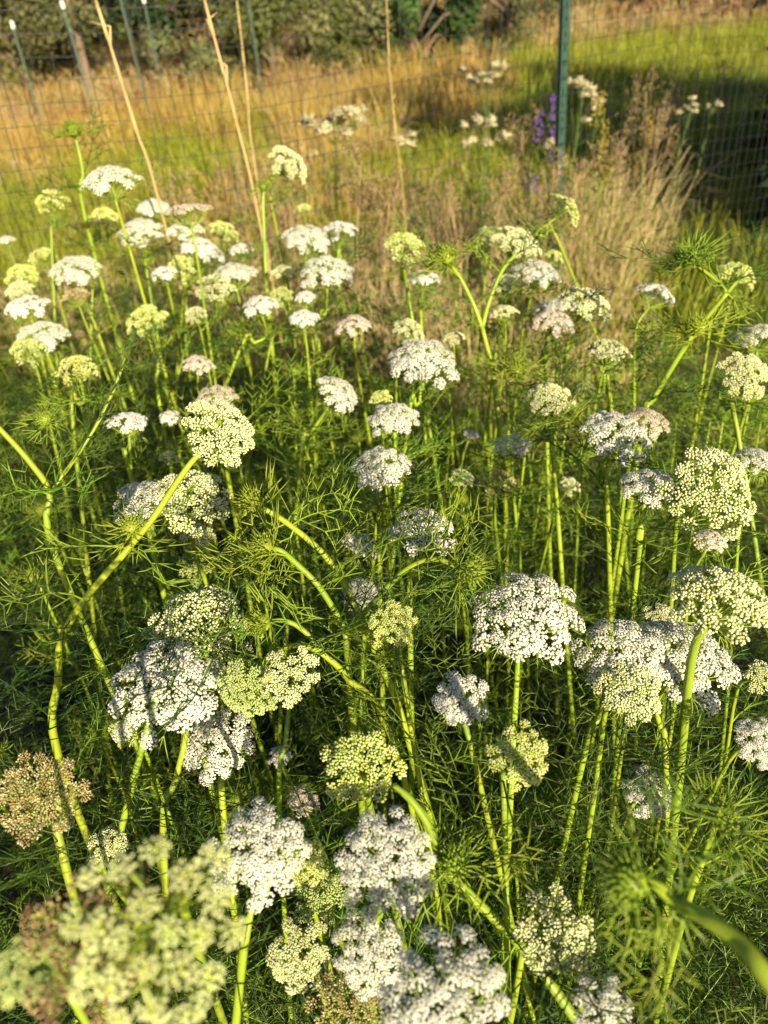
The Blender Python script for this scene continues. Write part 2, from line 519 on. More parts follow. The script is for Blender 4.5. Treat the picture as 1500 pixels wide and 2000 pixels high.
RIGHT, TOCAM, UP = Vector((1, 0, 0)), Vector((0, -1, 0)), Vector((0, 0, 1))
MAXW = {'pale': .1, 'white': .115, 'cream': .105, 'lime': .08, 'tan': .10, 'pink': .10, 'green': .08, 'brown': .09}
CANOPY = 0.97
def head_point(px, py, w, state, z=None, d=None):
    if d is None:
        r = ray(px, py)
        d = ((z if z is not None else CANOPY) - CAM_H) / r.z if r.z < -0.02 else 9
        W = w * d / FPX
        mw = MAXW[state] if z is None else 0.2
        if W > mw: d = mw * FPX / w
        if W < .035: d = .035 * FPX / w
    return P(px, py, d), w * d / FPX, d

def nearest_on_ray_to_vertical(px, py, c):
    """point of the pixel's line of sight that lies closest to the vertical through c"""
    r = ray(px, py)
    h = Vector((r.x, r.y)); t = (Vector((c.x, c.y)) - Vector((CAM_POS.x, CAM_POS.y))).dot(h) / h.length_squared
    return CAM_POS + r * t

def stem_path(c, axis, rnd, low=None, sway=None):
    """from ground to the stem top c"""
    neck = c - axis * 0.05
    if low is not None:
        m = nearest_on_ray_to_vertical(low[0], low[1], c)
        if m.z < 0.05 or m.z > c.z - .03: low = None
    if low is None:
        m = Vector((c.x + rnd.uniform(-.035, .035) - axis.x * .05, c.y + rnd.uniform(-.02, .05) - axis.y * .05, c.z * .60))
    if sway is not None: m = c + Vector(sway)
    dirv = (m - neck); dirv.z = min(dirv.z, -0.05)
    g = m + Vector((dirv.x, dirv.y, 0)) / -dirv.z * m.z * 0.45
    g.z = -0.01
    pts = [g, g.lerp(m, .5) + Vector((rnd.uniform(-.01, .01), rnd.uniform(-.01, .01), 0)), m, m.lerp(neck, .55), neck, c]
    return smooth_path(pts, 4)

STATE_WORD = {'pale': 'pale', 'white': 'white', 'cream': 'cream', 'lime': 'lime green', 'tan': 'tan', 'pink': 'pinkish white', 'green': 'green', 'brown': 'brown'}
def flower(px, py, w, state, tx=0.0, tc=0.0, low=None, label=None, z=None, d=None, n=None, dome=None, group=None, leaves=None, near=None, loose=1.0, name='umbel_flower', sway=None, thick=1.0):
    rnd = random.Random(int(px * 7 + py * 13))
    head, W, d = head_point(px, py, w, state, z, d)
    if px < 750 and py > 650: tx += .22 * (750 - px) / 750
    axis = (UP + RIGHT * (tx + rnd.uniform(-.08, .08)) + TOCAM * (tc + rnd.uniform(-.02, .12) + (.12 if w > 115 and tc < .6 else 0))).normalized()
    dm = dome if dome is not None else .27
    c = head - axis * W * (0.34 + dm * .3)
    path = stem_path(c, axis, rnd, low, sway)
    base = path[0].copy()
    is_near = near if near is not None else w >= 84
    root = link(name, None, None, base)
    sr = (0.0024 if W > .06 else 0.0018) * thick
    add_stem(root, base, path, sr * 1.75, sr * .92, w > 70)
    add_umbel(root, base, c, axis, W, state, rnd, is_near, n, dome, True, loose)
    nl = leaves if leaves is not None else (3 if d < .62 else 4 if d < .8 else 6 if w > 60 else 4)
    leafy(root, base, path, rnd, nl, .22, .5 if d < .62 else .62 if d < .8 else .80)
    if label is None:
        group = 'small %s heads among the rows' % STATE_WORD[state]
        LATER.append((root, head.copy(), 'small %s head' % STATE_WORD[state]))
        label = 'small head'
    else:
        KNOWN.append((label, head.copy()))
    tag(root, label, 'flower', group or 'umbel flowers of the bed')
    STATS.append((px, py, w, state, round(d, 2), round(head.z, 2), round(W, 3)))
    return root
STATS, LATER, KNOWN = [], [], []

# ------------------------------------------------------------------ the ground
def ground_z(x, y):
    return 0.0 if y < 20 else min(9.0, (y - 20) * 0.085 + max(0, y - 34) * .06)
def ground_mesh():
    xs = np.unique(np.concatenate([np.linspace(-220, 220, 45), np.linspace(-20, 20, 41)]))
    ys = np.unique(np.concatenate([np.linspace(-60, 260, 33), np.linspace(-2, 40, 43)]))
    V = [(x, y, ground_z(x, y)) for y in ys for x in xs]
    nx = len(xs)
    F = [(j * nx + i, j * nx + i + 1, (j + 1) * nx + i + 1, (j + 1) * nx + i) for j in range(len(ys) - 1) for i in range(nx - 1)]
    mb = MB(); mb.add(V, F)
    return mb.mesh('ground', ['field_ground'])
setting(link('ground', ground_mesh()))
def sheet(name, quad, z, mat, n=10, amp=0.01):
    rnd = random.Random(3)
    a, b, c, d = [Vector((*q, z)) for q in quad]
    V = [tuple(a.lerp(b, i / n).lerp(d.lerp(c, i / n), j / n) + Vector((0, 0, rnd.uniform(0, amp)))) for j in range(n + 1) for i in range(n + 1)]
    F = [(j * (n + 1) + i, j * (n + 1) + i + 1, (j + 1) * (n + 1) + i + 1, (j + 1) * (n + 1) + i) for j in range(n) for i in range(n)]
    mb = MB(); mb.add(V, F)
    return setting(link(name, mb.mesh(name, [mat])))
sheet('soil', [(-2.2, -0.8), (1.6, -0.8), (1.15, 2.0), (-2.4, 2.6)], 0.006, 'soil', 40, 0.02)
sheet('landscape_fabric', [(-1.2, 1.18), (0.9, 1.05), (0.9, 1.5), (-1.2, 1.66)], 0.032, 'fabric', 30, 0.012)

# ------------------------------------------------------------------ scattering for what nobody could count
def scatter(name, protos, pts, rots, scl, idx):
    """one object: points that carry copies of small meshes"""
    hidden = bpy.data.collections.new(name + '_pieces')
    for i, me in enumerate(protos):
        hidden.objects.link(bpy.data.objects.new('%s_piece_%02d' % (name, i), me))
    me = bpy.data.meshes.new(name)
    me.from_pydata([tuple(p) for p in pts], [], [])
    a = me.attributes.new('rot', 'FLOAT_VECTOR', 'POINT'); a.data.foreach_set('vector', np.asarray(rots, dtype=np.float32).ravel())
    a = me.attributes.new('scl', 'FLOAT', 'POINT'); a.data.foreach_set('value', np.asarray(scl, dtype=np.float32))
    a = me.attributes.new('idx', 'INT', 'POINT'); a.data.foreach_set('value', np.asarray(idx, dtype=np.int32))
    o = link(name, me)
    ng = bpy.data.node_groups.new(name, 'GeometryNodeTree')
    ng.interface.new_socket('Geometry', in_out='INPUT', socket_type='NodeSocketGeometry')
    ng.interface.new_socket('Geometry', in_out='OUTPUT', socket_type='NodeSocketGeometry')
    N, L = ng.nodes, ng.links
    gi, go = N.new('NodeGroupInput'), N.new('NodeGroupOutput')
    ci = N.new('GeometryNodeCollectionInfo'); ci.inputs['Collection'].default_value = hidden
    ci.inputs['Separate Children'].default_value = True; ci.inputs['Reset Children'].default_value = True
    ip = N.new('GeometryNodeInstanceOnPoints'); ip.inputs['Pick Instance'].default_value = True
    def attr(nm, t):
        n = N.new('GeometryNodeInputNamedAttribute'); n.data_type = t; n.inputs['Name'].default_value = nm
        return n.outputs['Attribute']
    L.new(gi.outputs[0], ip.inputs['Points']); L.new(ci.outputs[0], ip.inputs['Instance'])
    L.new(attr('idx', 'INT'), ip.inputs['Instance Index'])
    L.new(attr('rot', 'FLOAT_VECTOR'), ip.inputs['Rotation'])
    L.new(attr('scl', 'FLOAT'), ip.inputs['Scale'])
    L.new(ip.outputs[0], go.inputs[0])
    md = o.modifiers.new('scatter', 'NODES'); md.node_group = ng
    return setting(o, 'stuff')

# feathery undergrowth of the bed
def bed_far(x): return 2.25 if x < 0.1 else max(1.25, 2.25 - (x - 0.1) * 0.95)
def undergrowth():
    rnd = random.Random(77)
    pts, rots, scl, idx = [], [], [], []
    while len(pts) < 3900:
        y = rnd.uniform(-0.35, 2.35)
        x = rnd.uniform(-1, 1) * (0.75 + 0.55 * max(y, 0))
        if y > bed_far(x): continue
        z = rnd.betavariate(1.15, 1.35) * (0.66 if y > .8 else 0.72)
        if y < 0.15 and z > .45: continue
        if .4 < y < 1.15 and abs(x + .05) < .2 + .32 * y and z > .42 and rnd.random() < .88: continue
        # thinner between the rows, where one looks down to the fabric
        if 0.75 < y < 1.6 and z > .25 and rnd.random() < .6: continue
        if y > 1.5 and z > .55 and rnd.random() < .5: continue
        pts.append((x, y, z))
        rots.append((rnd.uniform(-.6, .6), -rnd.uniform(-.2, 1.2), rnd.uniform(0, 6.28)))
        scl.append(rnd.uniform(.7, 1.25))
        idx.append(rnd.randint(0, 8))
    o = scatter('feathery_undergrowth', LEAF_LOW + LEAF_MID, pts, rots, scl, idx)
    tag(o, 'dense feathery green leaves filling the flower bed', 'foliage')
undergrowth()

# ------------------------------------------------------------------ grasses
def tuft(seed, n, h, spread, w, mat, droop=.5, seeds=None):
    rnd = random.Random(seed)
    mb = MB()
    for i in range(n):
        a = rnd.uniform(0, 6.28); r = spread * math.sqrt(rnd.random())
        b = Vector((math.cos(a) * r, math.sin(a) * r, -.02))
        a2 = a + rnd.uniform(-1, 1)
        d = Vector((math.cos(a2), math.sin(a2), 0))
        hh = h * rnd.uniform(.55, 1.15); ln = rnd.uniform(.1, droop) * hh
        p = [b, b + d * ln * .18 + UP * hh * .45, b + d * ln * .55 + UP * hh * .82, b + d * ln + UP * hh * rnd.uniform(.8, 1.0)]
        mb.ribbon(p, w * rnd.uniform(.7, 1.3), 0, side=Vector((-d.y, d.x, rnd.uniform(-.3, .3))) if rnd.random() < .5 else None)
        if seeds and rnd.random() < seeds:
            for k in range(7):
                q = p[3].lerp(p[2], k / 9) + Vector((rnd.uniform(-.012, .012), rnd.uniform(-.012, .012), rnd.uniform(0, .02)))
                mb.thread(p[3].lerp(p[2], k / 8), q, q + Vector((0, 0, .02)), .006, 0)
    return mb.mesh('grass_tuft', [mat])
GT = {
    'green': [tuft(10 + i, 34, .34, .14, .006, 'grass_green', .8) for i in range(3)],
    'lawn': [tuft(20 + i, 46, .15, .13, .0045, 'grass_lawn', .9) for i in range(3)],
    'gold': [tuft(30 + i, 34, .46, .14, .006, 'grass_gold', .7) for i in range(3)],
    'straw': [tuft(40 + i, 26, .46, .12, .0045, 'grass_straw', .5, .5) for i in range(3)],
    'rust': [tuft(50 + i, 30, .48, .15, .006, 'grass_rust', .6) for i in range(2)],
}
def noise2(x, y, s, seed=0):
    """smooth value noise"""
    x, y = x / s + seed * 17.3, y / s + seed * 5.1
    xi, yi = math.floor(x), math.floor(y); fx, fy = x - xi, y - yi
    fx, fy = fx * fx * (3 - 2 * fx), fy * fy * (3 - 2 * fy)
    def h(i, j):
        v = math.sin(i * 127.1 + j * 311.7 + seed * 74.7) * 43758.5453
        return v - math.floor(v)
    return (h(xi, yi) * (1 - fx) + h(xi + 1, yi) * fx) * (1 - fy) + (h(xi, yi + 1) * (1 - fx) + h(xi + 1, yi + 1) * fx) * fy

def field_kind(x, y, rnd):
    n = noise2(x, y, 1.6, 1) * .6 + noise2(x, y, .6, 2) * .4
    lawn_edge = (0.30 * y + .15 if y < 3.4 else .345 * y) + .22 * (noise2(x, y, .8, 5) - .5)
    if y < 15 and x > min(lawn_edge, 2.6) : return 'lawn' if rnd.random() < .9 else 'green'
    if y < 5.2:                                          # weedy strip along the fence
        return 'straw' if rnd.random() < .25 + .6 * (n - .5) else ('green' if rnd.random() < .7 else 'lawn')
    if y < 10.5:
        return 'green' if n < .74 else ('straw' if rnd.random() < .35 else 'gold')
    if x > 3 and 15 < y < 22: return 'green'
    if y < 14: return 'green' if n < .52 else 'gold'
    if y < 21: return 'gold' if n < .5 else ('straw' if rnd.random() < .75 else 'rust')
    return 'straw' if rnd.random() < .62 else ('gold' if rnd.random() < .6 else 'rust')
def grasses():
    rnd = random.Random(5)
    bins = {k: ([], [], [], []) for k in GT}
    def put(x, y, s):
        k = field_kind(x, y, rnd)
        if k == 'straw' and y < 5.2: s *= 1.0
        b = bins[k]
        b[0].append((x, y, ground_z(x, y)))
        b[1].append((rnd.uniform(-.12, .12), rnd.uniform(-.12, .12), rnd.uniform(0, 6.28)))
        b[2].append(s * rnd.uniform(.75, 1.25)); b[3].append(rnd.randint(0, len(GT[k]) - 1))
    for y0, y1, dens, s in ((1.3, 3.2, 75, .8), (3.2, 6, 60, .95), (6, 10, 26, 1.15), (10, 16, 12, 1.4), (16, 30, 4.5, 1.9), (30, 48, 1.6, 3.0)):
        hw0, hw1 = .62 * y0 + .8, .62 * y1 + .8
        for i in range(int(dens * (y1 - y0) * (hw0 + hw1))):
            y = rnd.uniform(y0, y1); x = rnd.uniform(-1, 1) * (.62 * y + .8)
            if y < bed_far(x) + .12 and x < 1.25: continue
            put(x, y, s)
    words = {'green': ('meadow_grass', 'green meadow grass of the field behind the fence'), 'lawn': ('lawn_grass', 'short dark green grass of the lawn beside the bed'),
             'gold': ('golden_grass', 'golden orange late summer grass of the field'), 'straw': ('straw_grass', 'pale dry straw grass along the fence and hill'),
             'rust': ('rust_grass', 'rusty red brown dead grass on the far field')}
    for k, b in bins.items():
        if b[0]: tag(scatter(words[k][0], GT[k], *b), words[k][1], 'grass')
grasses()


# ------------------------------------------------------------------ trees and brush behind the field
def crown_mesh(seed, w, h, n, leaf, mat, clumps=26, z0=.2):
    rnd = random.Random(seed)
    cs = []
    for i in range(clumps):
        a = rnd.uniform(0, 6.28); zz = rnd.random()
        prof = math.sin(math.pi * min(1, .18 + zz * .8)) ** .7
        r = w * .5 * prof * math.sqrt(rnd.random()) * .95
        cs.append((Vector((math.cos(a) * r, math.sin(a) * r, h * (z0 + (1 - z0) * zz * .93))), rnd.uniform(.10, .20) * min(w, h)))
    V, F = [], []
    for i in range(n):
        c, r = cs[rnd.randrange(clumps)]
        d = Vector((rnd.gauss(0, 1), rnd.gauss(0, 1), rnd.gauss(0, .8))).normalized()
        p = c + d * (r * rnd.random() ** .4)
        u = Vector((rnd.uniform(-1, 1), rnd.uniform(-1, 1), rnd.uniform(-1, 1))).normalized()
        v = u.cross(d); v = v.normalized() if v.length > 1e-4 else u.orthogonal()
        s = leaf * rnd.uniform(.6, 1.4)
        k = len(V)
        V += [tuple(p - u * s), tuple(p + v * s * .45), tuple(p + u * s), tuple(p - v * s * .45)]
        F.append((k, k + 1, k + 2, k + 3))
    mb = MB(); mb.add(V, F)
    return mb.mesh('crown', [mat], smooth=False), cs
def tree(x, y, w, h, n, leaf, mat, label, seed, name='tree', z0=.2, clumps=26):
    base = Vector((x, y, ground_z(x, y)))
    root = link(name, None, None, base)
    cm, cs = crown_mesh(seed, w, h, int(n * 1.7), leaf, mat, clumps, z0)
    link('crown', cm, root)
    rnd = random.Random(seed)
    mb = MB()
    tr = .022 * h
    top = Vector((rnd.uniform(-.1, .1), rnd.uniform(-.1, .1), h * .75))
    mb.tube(smooth_path([(0, 0, -.1), (rnd.uniform(-.06, .06) * h, rnd.uniform(-.05, .05) * h, h * .35), top], 5), [tr * (1.3 - i * .1) for i in range(11)], 7)
    for c, r in cs[::2]:
        t = min(.7, max(.12, c.z / h * .6)); s = Vector((0, 0, h * t)).lerp(top, t * .4); s.z = h * t
        mb.tube([s, s.lerp(c, .5) + UP * .06 * h, c], [tr * .5, tr * .35, tr * .12], 5)
    link('trunk', mb.mesh('trunk', ['bark']), root)
    return tag(root, label, 'tree' if name.endswith('tree') else 'shrub')
def T(px, y, w, h, n, leaf, mat, label, seed, name='tree', z0=.2, clumps=26):
    p = at_y(px, 90, y)
    return tree(p.x, y, w, h, n, leaf, mat, label, seed, name, z0, clumps)
T(-110, 19.0, 4.2, 4.6, 5200, .056, 'tree_olive', 'olive green tree at the end of the hedge row', 1)
T(40, 21.5, 4.0, 5.2, 5200, .056, 'tree_dark', 'dark green tree in the shady gap of the hedge', 2)
T(160, 19.6, 3.6, 4.6, 4600, .056, 'tree_grey', 'grey green tree with lifted crown over a dark gap', 3, z0=.38)
T(300, 20.4, 3.6, 4.9, 5000, .056, 'tree_dark', 'dark leaved tree between grey green hedge trees', 4, z0=.25)
T(400, 18.6, 3.0, 4.0, 4600, .056, 'tree_grey', 'rounded grey green hedge tree behind tan stalks', 5, z0=.12)
T(530, 18.2, 3.4, 3.8, 5200, .056, 'tree_olive', 'broad olive shrub with leaves down to the grass', 6, 'shrub', z0=.02)
T(640, 19.0, 3.4, 4.2, 5200, .056, 'tree_grey', 'pale olive tree beside the bright green one', 7, z0=.06)
T(735, 20.5, 2.6, 4.4, 4200, .056, 'tree_olive', 'tall olive tree with bare trunk showing in hedge', 8, z0=.25)
T(820, 18.8, 2.5, 3.6, 5200, .07, 'tree_green', 'deep green dense bush standing alone in the hedge', 9, 'shrub', z0=.0)
T(905, 20.5, 2.4, 3.2, 4200, .07, 'tree_dark', 'dark bush next to deep green bush', 10, 'shrub', z0=.02)
T(985, 22.5, 3.2, 3.4, 4200, .056, 'tree_grey', 'light olive bush at the open end of hedge', 11, 'shrub', z0=.02)
T(1090, 27.0, 3.6, 3.2, 3600, .10, 'tree_olive', 'faded olive bush on the tan hillside', 12, 'shrub', z0=.02)
for i, (px, y, w, h, mat, lb) in enumerate((
        (1230, 25.0, 2.6, 1.3, 'brush_red', 'low red brown brush beside the bright green strip'),
        (1330, 25.5, 2.8, 1.5, 'brush_red', 'wide red brown brush mound on the hillside'),
        (1440, 24.5, 3.0, 1.7, 'brush_red', 'tall dark red brush at the edge of hillside'),
        (1180, 31.0, 3.4, 1.8, 'brush_tan', 'tan brush behind the red brown brush'),
        (1350, 33.0, 4.0, 2.0, 'brush_tan', 'tan bushy mound high on the hillside'),
        (1500, 30.0, 3.6, 2.2, 'tree_olive', 'olive bush behind the dark red brush'))):
    T(px, y, w, h, 2600, .07, mat, lb, 40 + i, 'shrub', z0=0.0, clumps=18)
for i, (px, y) in enumerate(((-60, 30), (330, 31), (700, 33), (1050, 46), (1400, 50), (1750, 52))):
    p = at_y(px, 60, y)
    tree(p.x, y, 10, 9, 5200, .22, 'tree_olive' if i % 2 else 'tree_dark', 'tall distant tree rising behind the hedge' if i < 3 else 'tall distant tree on top of the hill', 60 + i, z0=.05)['group'] = 'distant trees'
# evergreens beside the lawn: they throw the long shade over the field
for i, (x, y, w, h, lb) in enumerate(((3.72, 4.9, 2.2, 3.4, 'bushy dark green evergreen shading the lawn'), (5.6, 5.6, 2.6, 4.0, 'tall evergreen behind the bushy one by the lawn'),
                                      (7.9, 5.9, 3.0, 4.4, 'tallest evergreen of the row by the lawn'))):
    tree(x, y, w, h, 9000, .08, 'tree_dark', lb, 80 + i, 'evergreen_tree', z0=.0, clumps=70)

for i, (x, y, w, h, lb) in enumerate(((3.45, 4.75, 1.7, 1.5, 'low dense evergreen bush before the bushy evergreen'), (4.9, 4.9, 2.2, 1.8, 'low evergreen bush farther along the evergreen row'))):
    tree(x, y, w, h, 5500, .07, 'tree_dark', lb, 90 + i, 'evergreen_bush', z0=-.1, clumps=50)

# ------------------------------------------------------------------ near fence: black net on a green steel post
POST = at_y(1101, 260, 3.75); POST.z = 0
FL = at_y(-60, 300, 2.75); FL.z = 0
fdir = (POST - FL).normalized()
fence = link('net_fence', None, None, POST)
tag(fence, 'black square net fence on a dark green steel post', 'fence')
def t_post(h, w):
    mb = MB()
    t = w * .14
    def box(x0, x1, y0, y1, z0, z1):
        v = [(x, y, z) for z in (z0, z1) for y in (y0, y1) for x in (x0, x1)]
        mb.add(v, [(0, 1, 3, 2), (4, 6, 7, 5), (0, 4, 5, 1), (2, 3, 7, 6), (0, 2, 6, 4), (1, 5, 7, 3)])
    box(-w / 2, w / 2, -t, 0, -.3, h)                 # flange
    box(-t / 2, t / 2, 0.001, w * .8, -.3, h - .002)   # web
    z = .1
    while z < h - .05:
        box(-t * .9, t * .9, -t * 2.0, -t - .0005, z, z + .018); z += .054
    return mb.mesh('post', ['post_green'], smooth=False)
lean = Quaternion((0, 1, 0), -0.012)
link('post', t_post(2.15, .043), fence, (0, 0, 0), lean @ Quaternion((0, 0, 1), 0.55))
NH, SP = 1.85, .052
Lm, Rm = -(POST - FL).length - .6, 4.2
side = Vector((-fdir.y, fdir.x, 0))
vm = MB(); vm.tube([(0, 0, .02), (0.004, 0, .5), (-.004, 0, 1.1), (0, 0, NH)], [.0014] * 4, 4, tip=False)
vmesh = vm.mesh('strand', ['net_black'])
net_off = Vector((0, 0, 0)) - side * 0.03
rf = random.Random(9)
def sag(s): return .03 * math.sin(s * 1.7) + .012 * math.sin(s * 5.1)
ns = 0
s = Lm
while s < Rm:
    if ns < 150:
        p = fdir * s + net_off + side * sag(s)
        link('vertical_strand', vmesh, fence, p, Quaternion((0, 1, 0), rf.uniform(-.012, .012)))
    s += SP if s < 0.2 else SP * 1.0
    ns += 1
zz = .03
while zz <= NH + .001:
    hm = MB()
    pts = [fdir * q + net_off + side * (sag(q) + .0025) + UP * (zz + .012 * math.sin(q * 2.1 + zz) - .01 * math.cos(q * 3.9)) for q in np.linspace(Lm, Rm, 46)]
    hm.tube(pts, [.0014] * 46, 4, tip=False)
    link('horizontal_strand', hm.mesh('horizontal_strand', ['net_black']), fence)
    zz += .065
# far posts with white caps
def far_post(px, y, h, label, cap=True, lean=0.0):
    p = at_y(px, 120, y)
    root = link('fence_post', None, None, (p.x, y, 0), Quaternion((0, 1, 0), lean))
    link('post', t_post(h, .03), root, (0, 0, 0), Quaternion((0, 0, 1), .3))
    if cap:
        mb = MB(); mb.tube([(0, .012, h - .07), (0, .012, h - .06), (0, .012, h + .03), (0, .012, h + .045)], [.028, .032, .03, .015], 8)
        link('cap', mb.mesh('cap', ['cap_white']), root)
    tag(root, label, 'fence post', 'far fence posts')
far_post(45, 14.5, 1.8, 'green steel post with white cap at the field end', True)
far_post(158, 14.5, 2.0, 'shorter leaning green post before the dark hedge gap', True, -.03)
far_post(268, 14.2, 2.4, 'tall green post with cap before the dark hedge gap', True, -.02)
far_post(306, 17.0, 2.05, 'thin far post standing behind the tall green post', True)
far_post(503, 15, 2.25, 'tall slim green post before the broad olive shrub', True)

# ------------------------------------------------------------------ tall dry stalks leaning behind the bed
def dry_stalk(pts, d, label, r=.0045):
    ps = [P(x, y, d + k) for x, y, k in pts]
    low = ps[-1]; g = low + (low - ps[-2]).normalized() * .3; g = Vector((low.x + (low.x - ps[-2].x) * .8, low.y, -.02))
    path = smooth_path(list(reversed(ps + [g])), 6)
    base = path[0].copy()
    root = link('dry_stalk', None, None, base)
    mb = MB(); n = len(path)
    mb.tube([p - base for p in path], [r * (1.25 - .55 * i / (n - 1)) for i in range(n)], 7)
    link('stem', mb.mesh('stem', ['dry_stalk']), root)
    rnd = random.Random(int(pts[0][0]))
    for t in (.42, .55, .68, .8):                      # papery sheaths at the joints
        k = int(t * (n - 1)); p = path[k] - base; d2 = (path[min(k + 2, n - 1)] - path[k]).normalized()
        mb = MB(); mb.tube([p, p + d2 * .05, p + d2 * .13], [r * 1.35, r * 1.3, r * .9], 7)
        e = p + d2 * .10
        mb.ribbon([e, e + d2 * .05 + Vector((rnd.uniform(-.02, .02), 0, 0)), e + d2 * .09 + Vector((rnd.uniform(-.05, .05), 0, -.02))], .007)
        link('sheath', mb.mesh('sheath', ['dry_stalk']), root)
    tag(root, label, 'dry stalk')
dry_stalk([(165, -80, .1), (187, 0, .1), (225, 120, .05), (268, 260, 0), (312, 400, 0)], 2.55, 'tan dry stalk leaning over the field beside dark hedge gap', .0036)
dry_stalk([(388, -80, .1), (400, 0, .1), (428, 110, .05), (462, 240, 0), (508, 440, 0)], 2.5, 'tan dry stalk leaning by the thick lime stem', .0034)
dry_stalk([(452, -70, .1), (462, 0, .1), (475, 110, .05), (484, 200, 0), (498, 330, 0)], 3.1, 'thin pale stalk behind the two leaning tan stalks', .003)
dry_stalk([(752, -70, .1), (756, 30, .1), (762, 150, 0), (775, 280, 0), (788, 390, 0)], 3.2, 'faint thin straw stalk before the deep green bush', .002)

# ------------------------------------------------------------------ wild flowers and weeds along the fence
def weed(px, py, y, kind, label, h_extra=0, spread=.09, heads=7, name='wild_flower'):
    """py = top of the plant"""
    rnd = random.Random(int(px * 3 + py))
    top = at_y(px, py, y)
    base = Vector((top.x + rnd.uniform(-.06, .06), top.y, 0))
    root = link(name, None, None, base)
    mb = MB()
    tp = top - base
    path = smooth_path([(0, 0, -.02), (rnd.uniform(-.03, .03), rnd.uniform(-.03, .03), tp.z * .5), tp - UP * .06], 6)
    smat = 'weed_leaf' if kind in ('cream', 'gold', 'purple') else 'weed_brown'
    mb.tube(path, [.005 - .0025 * i / (len(path) - 1) for i in range(len(path))], 6)
    tips = []
    for k in range(heads):
        a = k * 2.4 + rnd.uniform(-.4, .4); r = spread * math.sqrt((k + .5) / heads)
        st = path[int(len(path) * rnd.uniform(.62, .95))]
        if kind in ('brown',): st = path[int(len(path) * rnd.uniform(.4, .95))]
        e = Vector((tp.x + math.cos(a) * r, tp.y + math.sin(a) * r, tp.z - rnd.uniform(0, .10 if kind == 'cream' else .3)))
        mb.tube([st, (st + e) / 2 + UP * -.01, e], [.0018, .0015, .0012], 4, tip=False)
        tips.append(e)
    link('stem', mb.mesh('stem', [smat]), root)
    for e in tips:
        hb = MB()
        if kind == 'cream':
            for k in range(60):
                d = Vector((rnd.gauss(0, 1), rnd.gauss(0, 1), abs(rnd.gauss(0, .8)) - .25)).normalized()
                q = d * rnd.uniform(.012, .034)
                hb.thread(q * .1, q * .7, q * .85 + d * .008, .006, 0)
        elif kind == 'gold':
            for k in range(26):
                q = Vector((rnd.uniform(-.02, .02), rnd.uniform(-.02, .02), rnd.uniform(-.07, .04)))
                bead(hb, q, .0055, (0, 0, 1), 1.2, 0, False)
        elif kind == 'purple':
            for k in range(22):
                q = Vector((rnd.uniform(-.012, .012), rnd.uniform(-.012, .012), rnd.uniform(-.07, .05)))
                bead(hb, q, .0055, (rnd.uniform(-1, 1), rnd.uniform(-1, 1), .5), 1.6, 0, False)
        else:
            for k in range(30):
                q = Vector((rnd.gauss(0, .018), rnd.gauss(0, .018), rnd.uniform(-.09, .05)))
                hb.thread(q, q + Vector((rnd.uniform(-.01, .01), 0, .008)), q + Vector((rnd.uniform(-.02, .02), rnd.uniform(-.02, .02), .022)), .005, 0)
        link('flower_head', hb.mesh('flower_head', [{'cream': 'weed_cream', 'gold': 'weed_gold', 'purple': 'weed_purple', 'brown': 'weed_brown'}[kind]]), root, e)['kind'] = 'stuff'
    for k in range(9 if kind != 'brown' else 3):       # blade leaves
        p = path[int(len(path) * (.2 + .065 * k)) % len(path)]
        a = k * 2.4; d = Vector((math.cos(a), math.sin(a), .35))
        lb = MB(); L = rnd.uniform(.07, .12)
        lb.ribbon([(0, 0, 0), d * L * .4, d * L * .75 - UP * .01, d * L - UP * .035], .02, 0, side=Vector((-d.y, d.x, 0)))
        link('leaf', lb.mesh('leaf', ['weed_leaf' if kind != 'brown' else 'weed_brown']), root, p)
    tag(root, label, 'wild flower' if kind != 'brown' else 'weed', 'wild plants along the fence')
weed(650, 205, 3.35, 'cream', 'broad cream fuzzy wild flower beyond the leaning tan stalks', spread=.13, heads=20)
weed(790, 238, 3.5, 'cream', 'small faint cream wild flower behind the straw stalk', spread=.05, heads=4)
weed(945, 120, 4.6, 'cream', 'flat topped cream wild flower before the golden grass', spread=.14, heads=12)
weed(950, 230, 3.7, 'cream', 'cream wild flower in front of the dark shade', spread=.12, heads=13)
weed(1072, 255, 3.85, 'cream', 'pale wild flower below the purple blooms', spread=.06, heads=4)
weed(1140, 150, 4.1, 'cream', 'tall cream wild flower on reddish stem beside steel post', spread=.07, heads=10)
weed(1165, 195, 4.2, 'cream', 'lower cream wild flower beside the goldenrod', spread=.06, heads=5)
weed(1182, 190, 4.0, 'gold', 'yellow goldenrod stem beside the steel post', spread=.05, heads=6)
weed(1260, 235, 4.2, 'gold', 'small yellow goldenrod among brown seed weeds', spread=.04, heads=3)
weed(1352, 190, 5.0, 'cream', 'white wild flower lit in front of deep shade', spread=.07, heads=5)
weed(1398, 180, 5.2, 'cream', 'white wild flower hanging beside brown twigs', spread=.04, heads=3)
weed(1070, 200, 4.15, 'purple', 'purple spiked wild flower just behind the steel post', spread=.06, heads=4)
weed(1042, 240, 4.05, 'purple', 'lower purple spiked wild flower near pale bloom', spread=.04, heads=3)
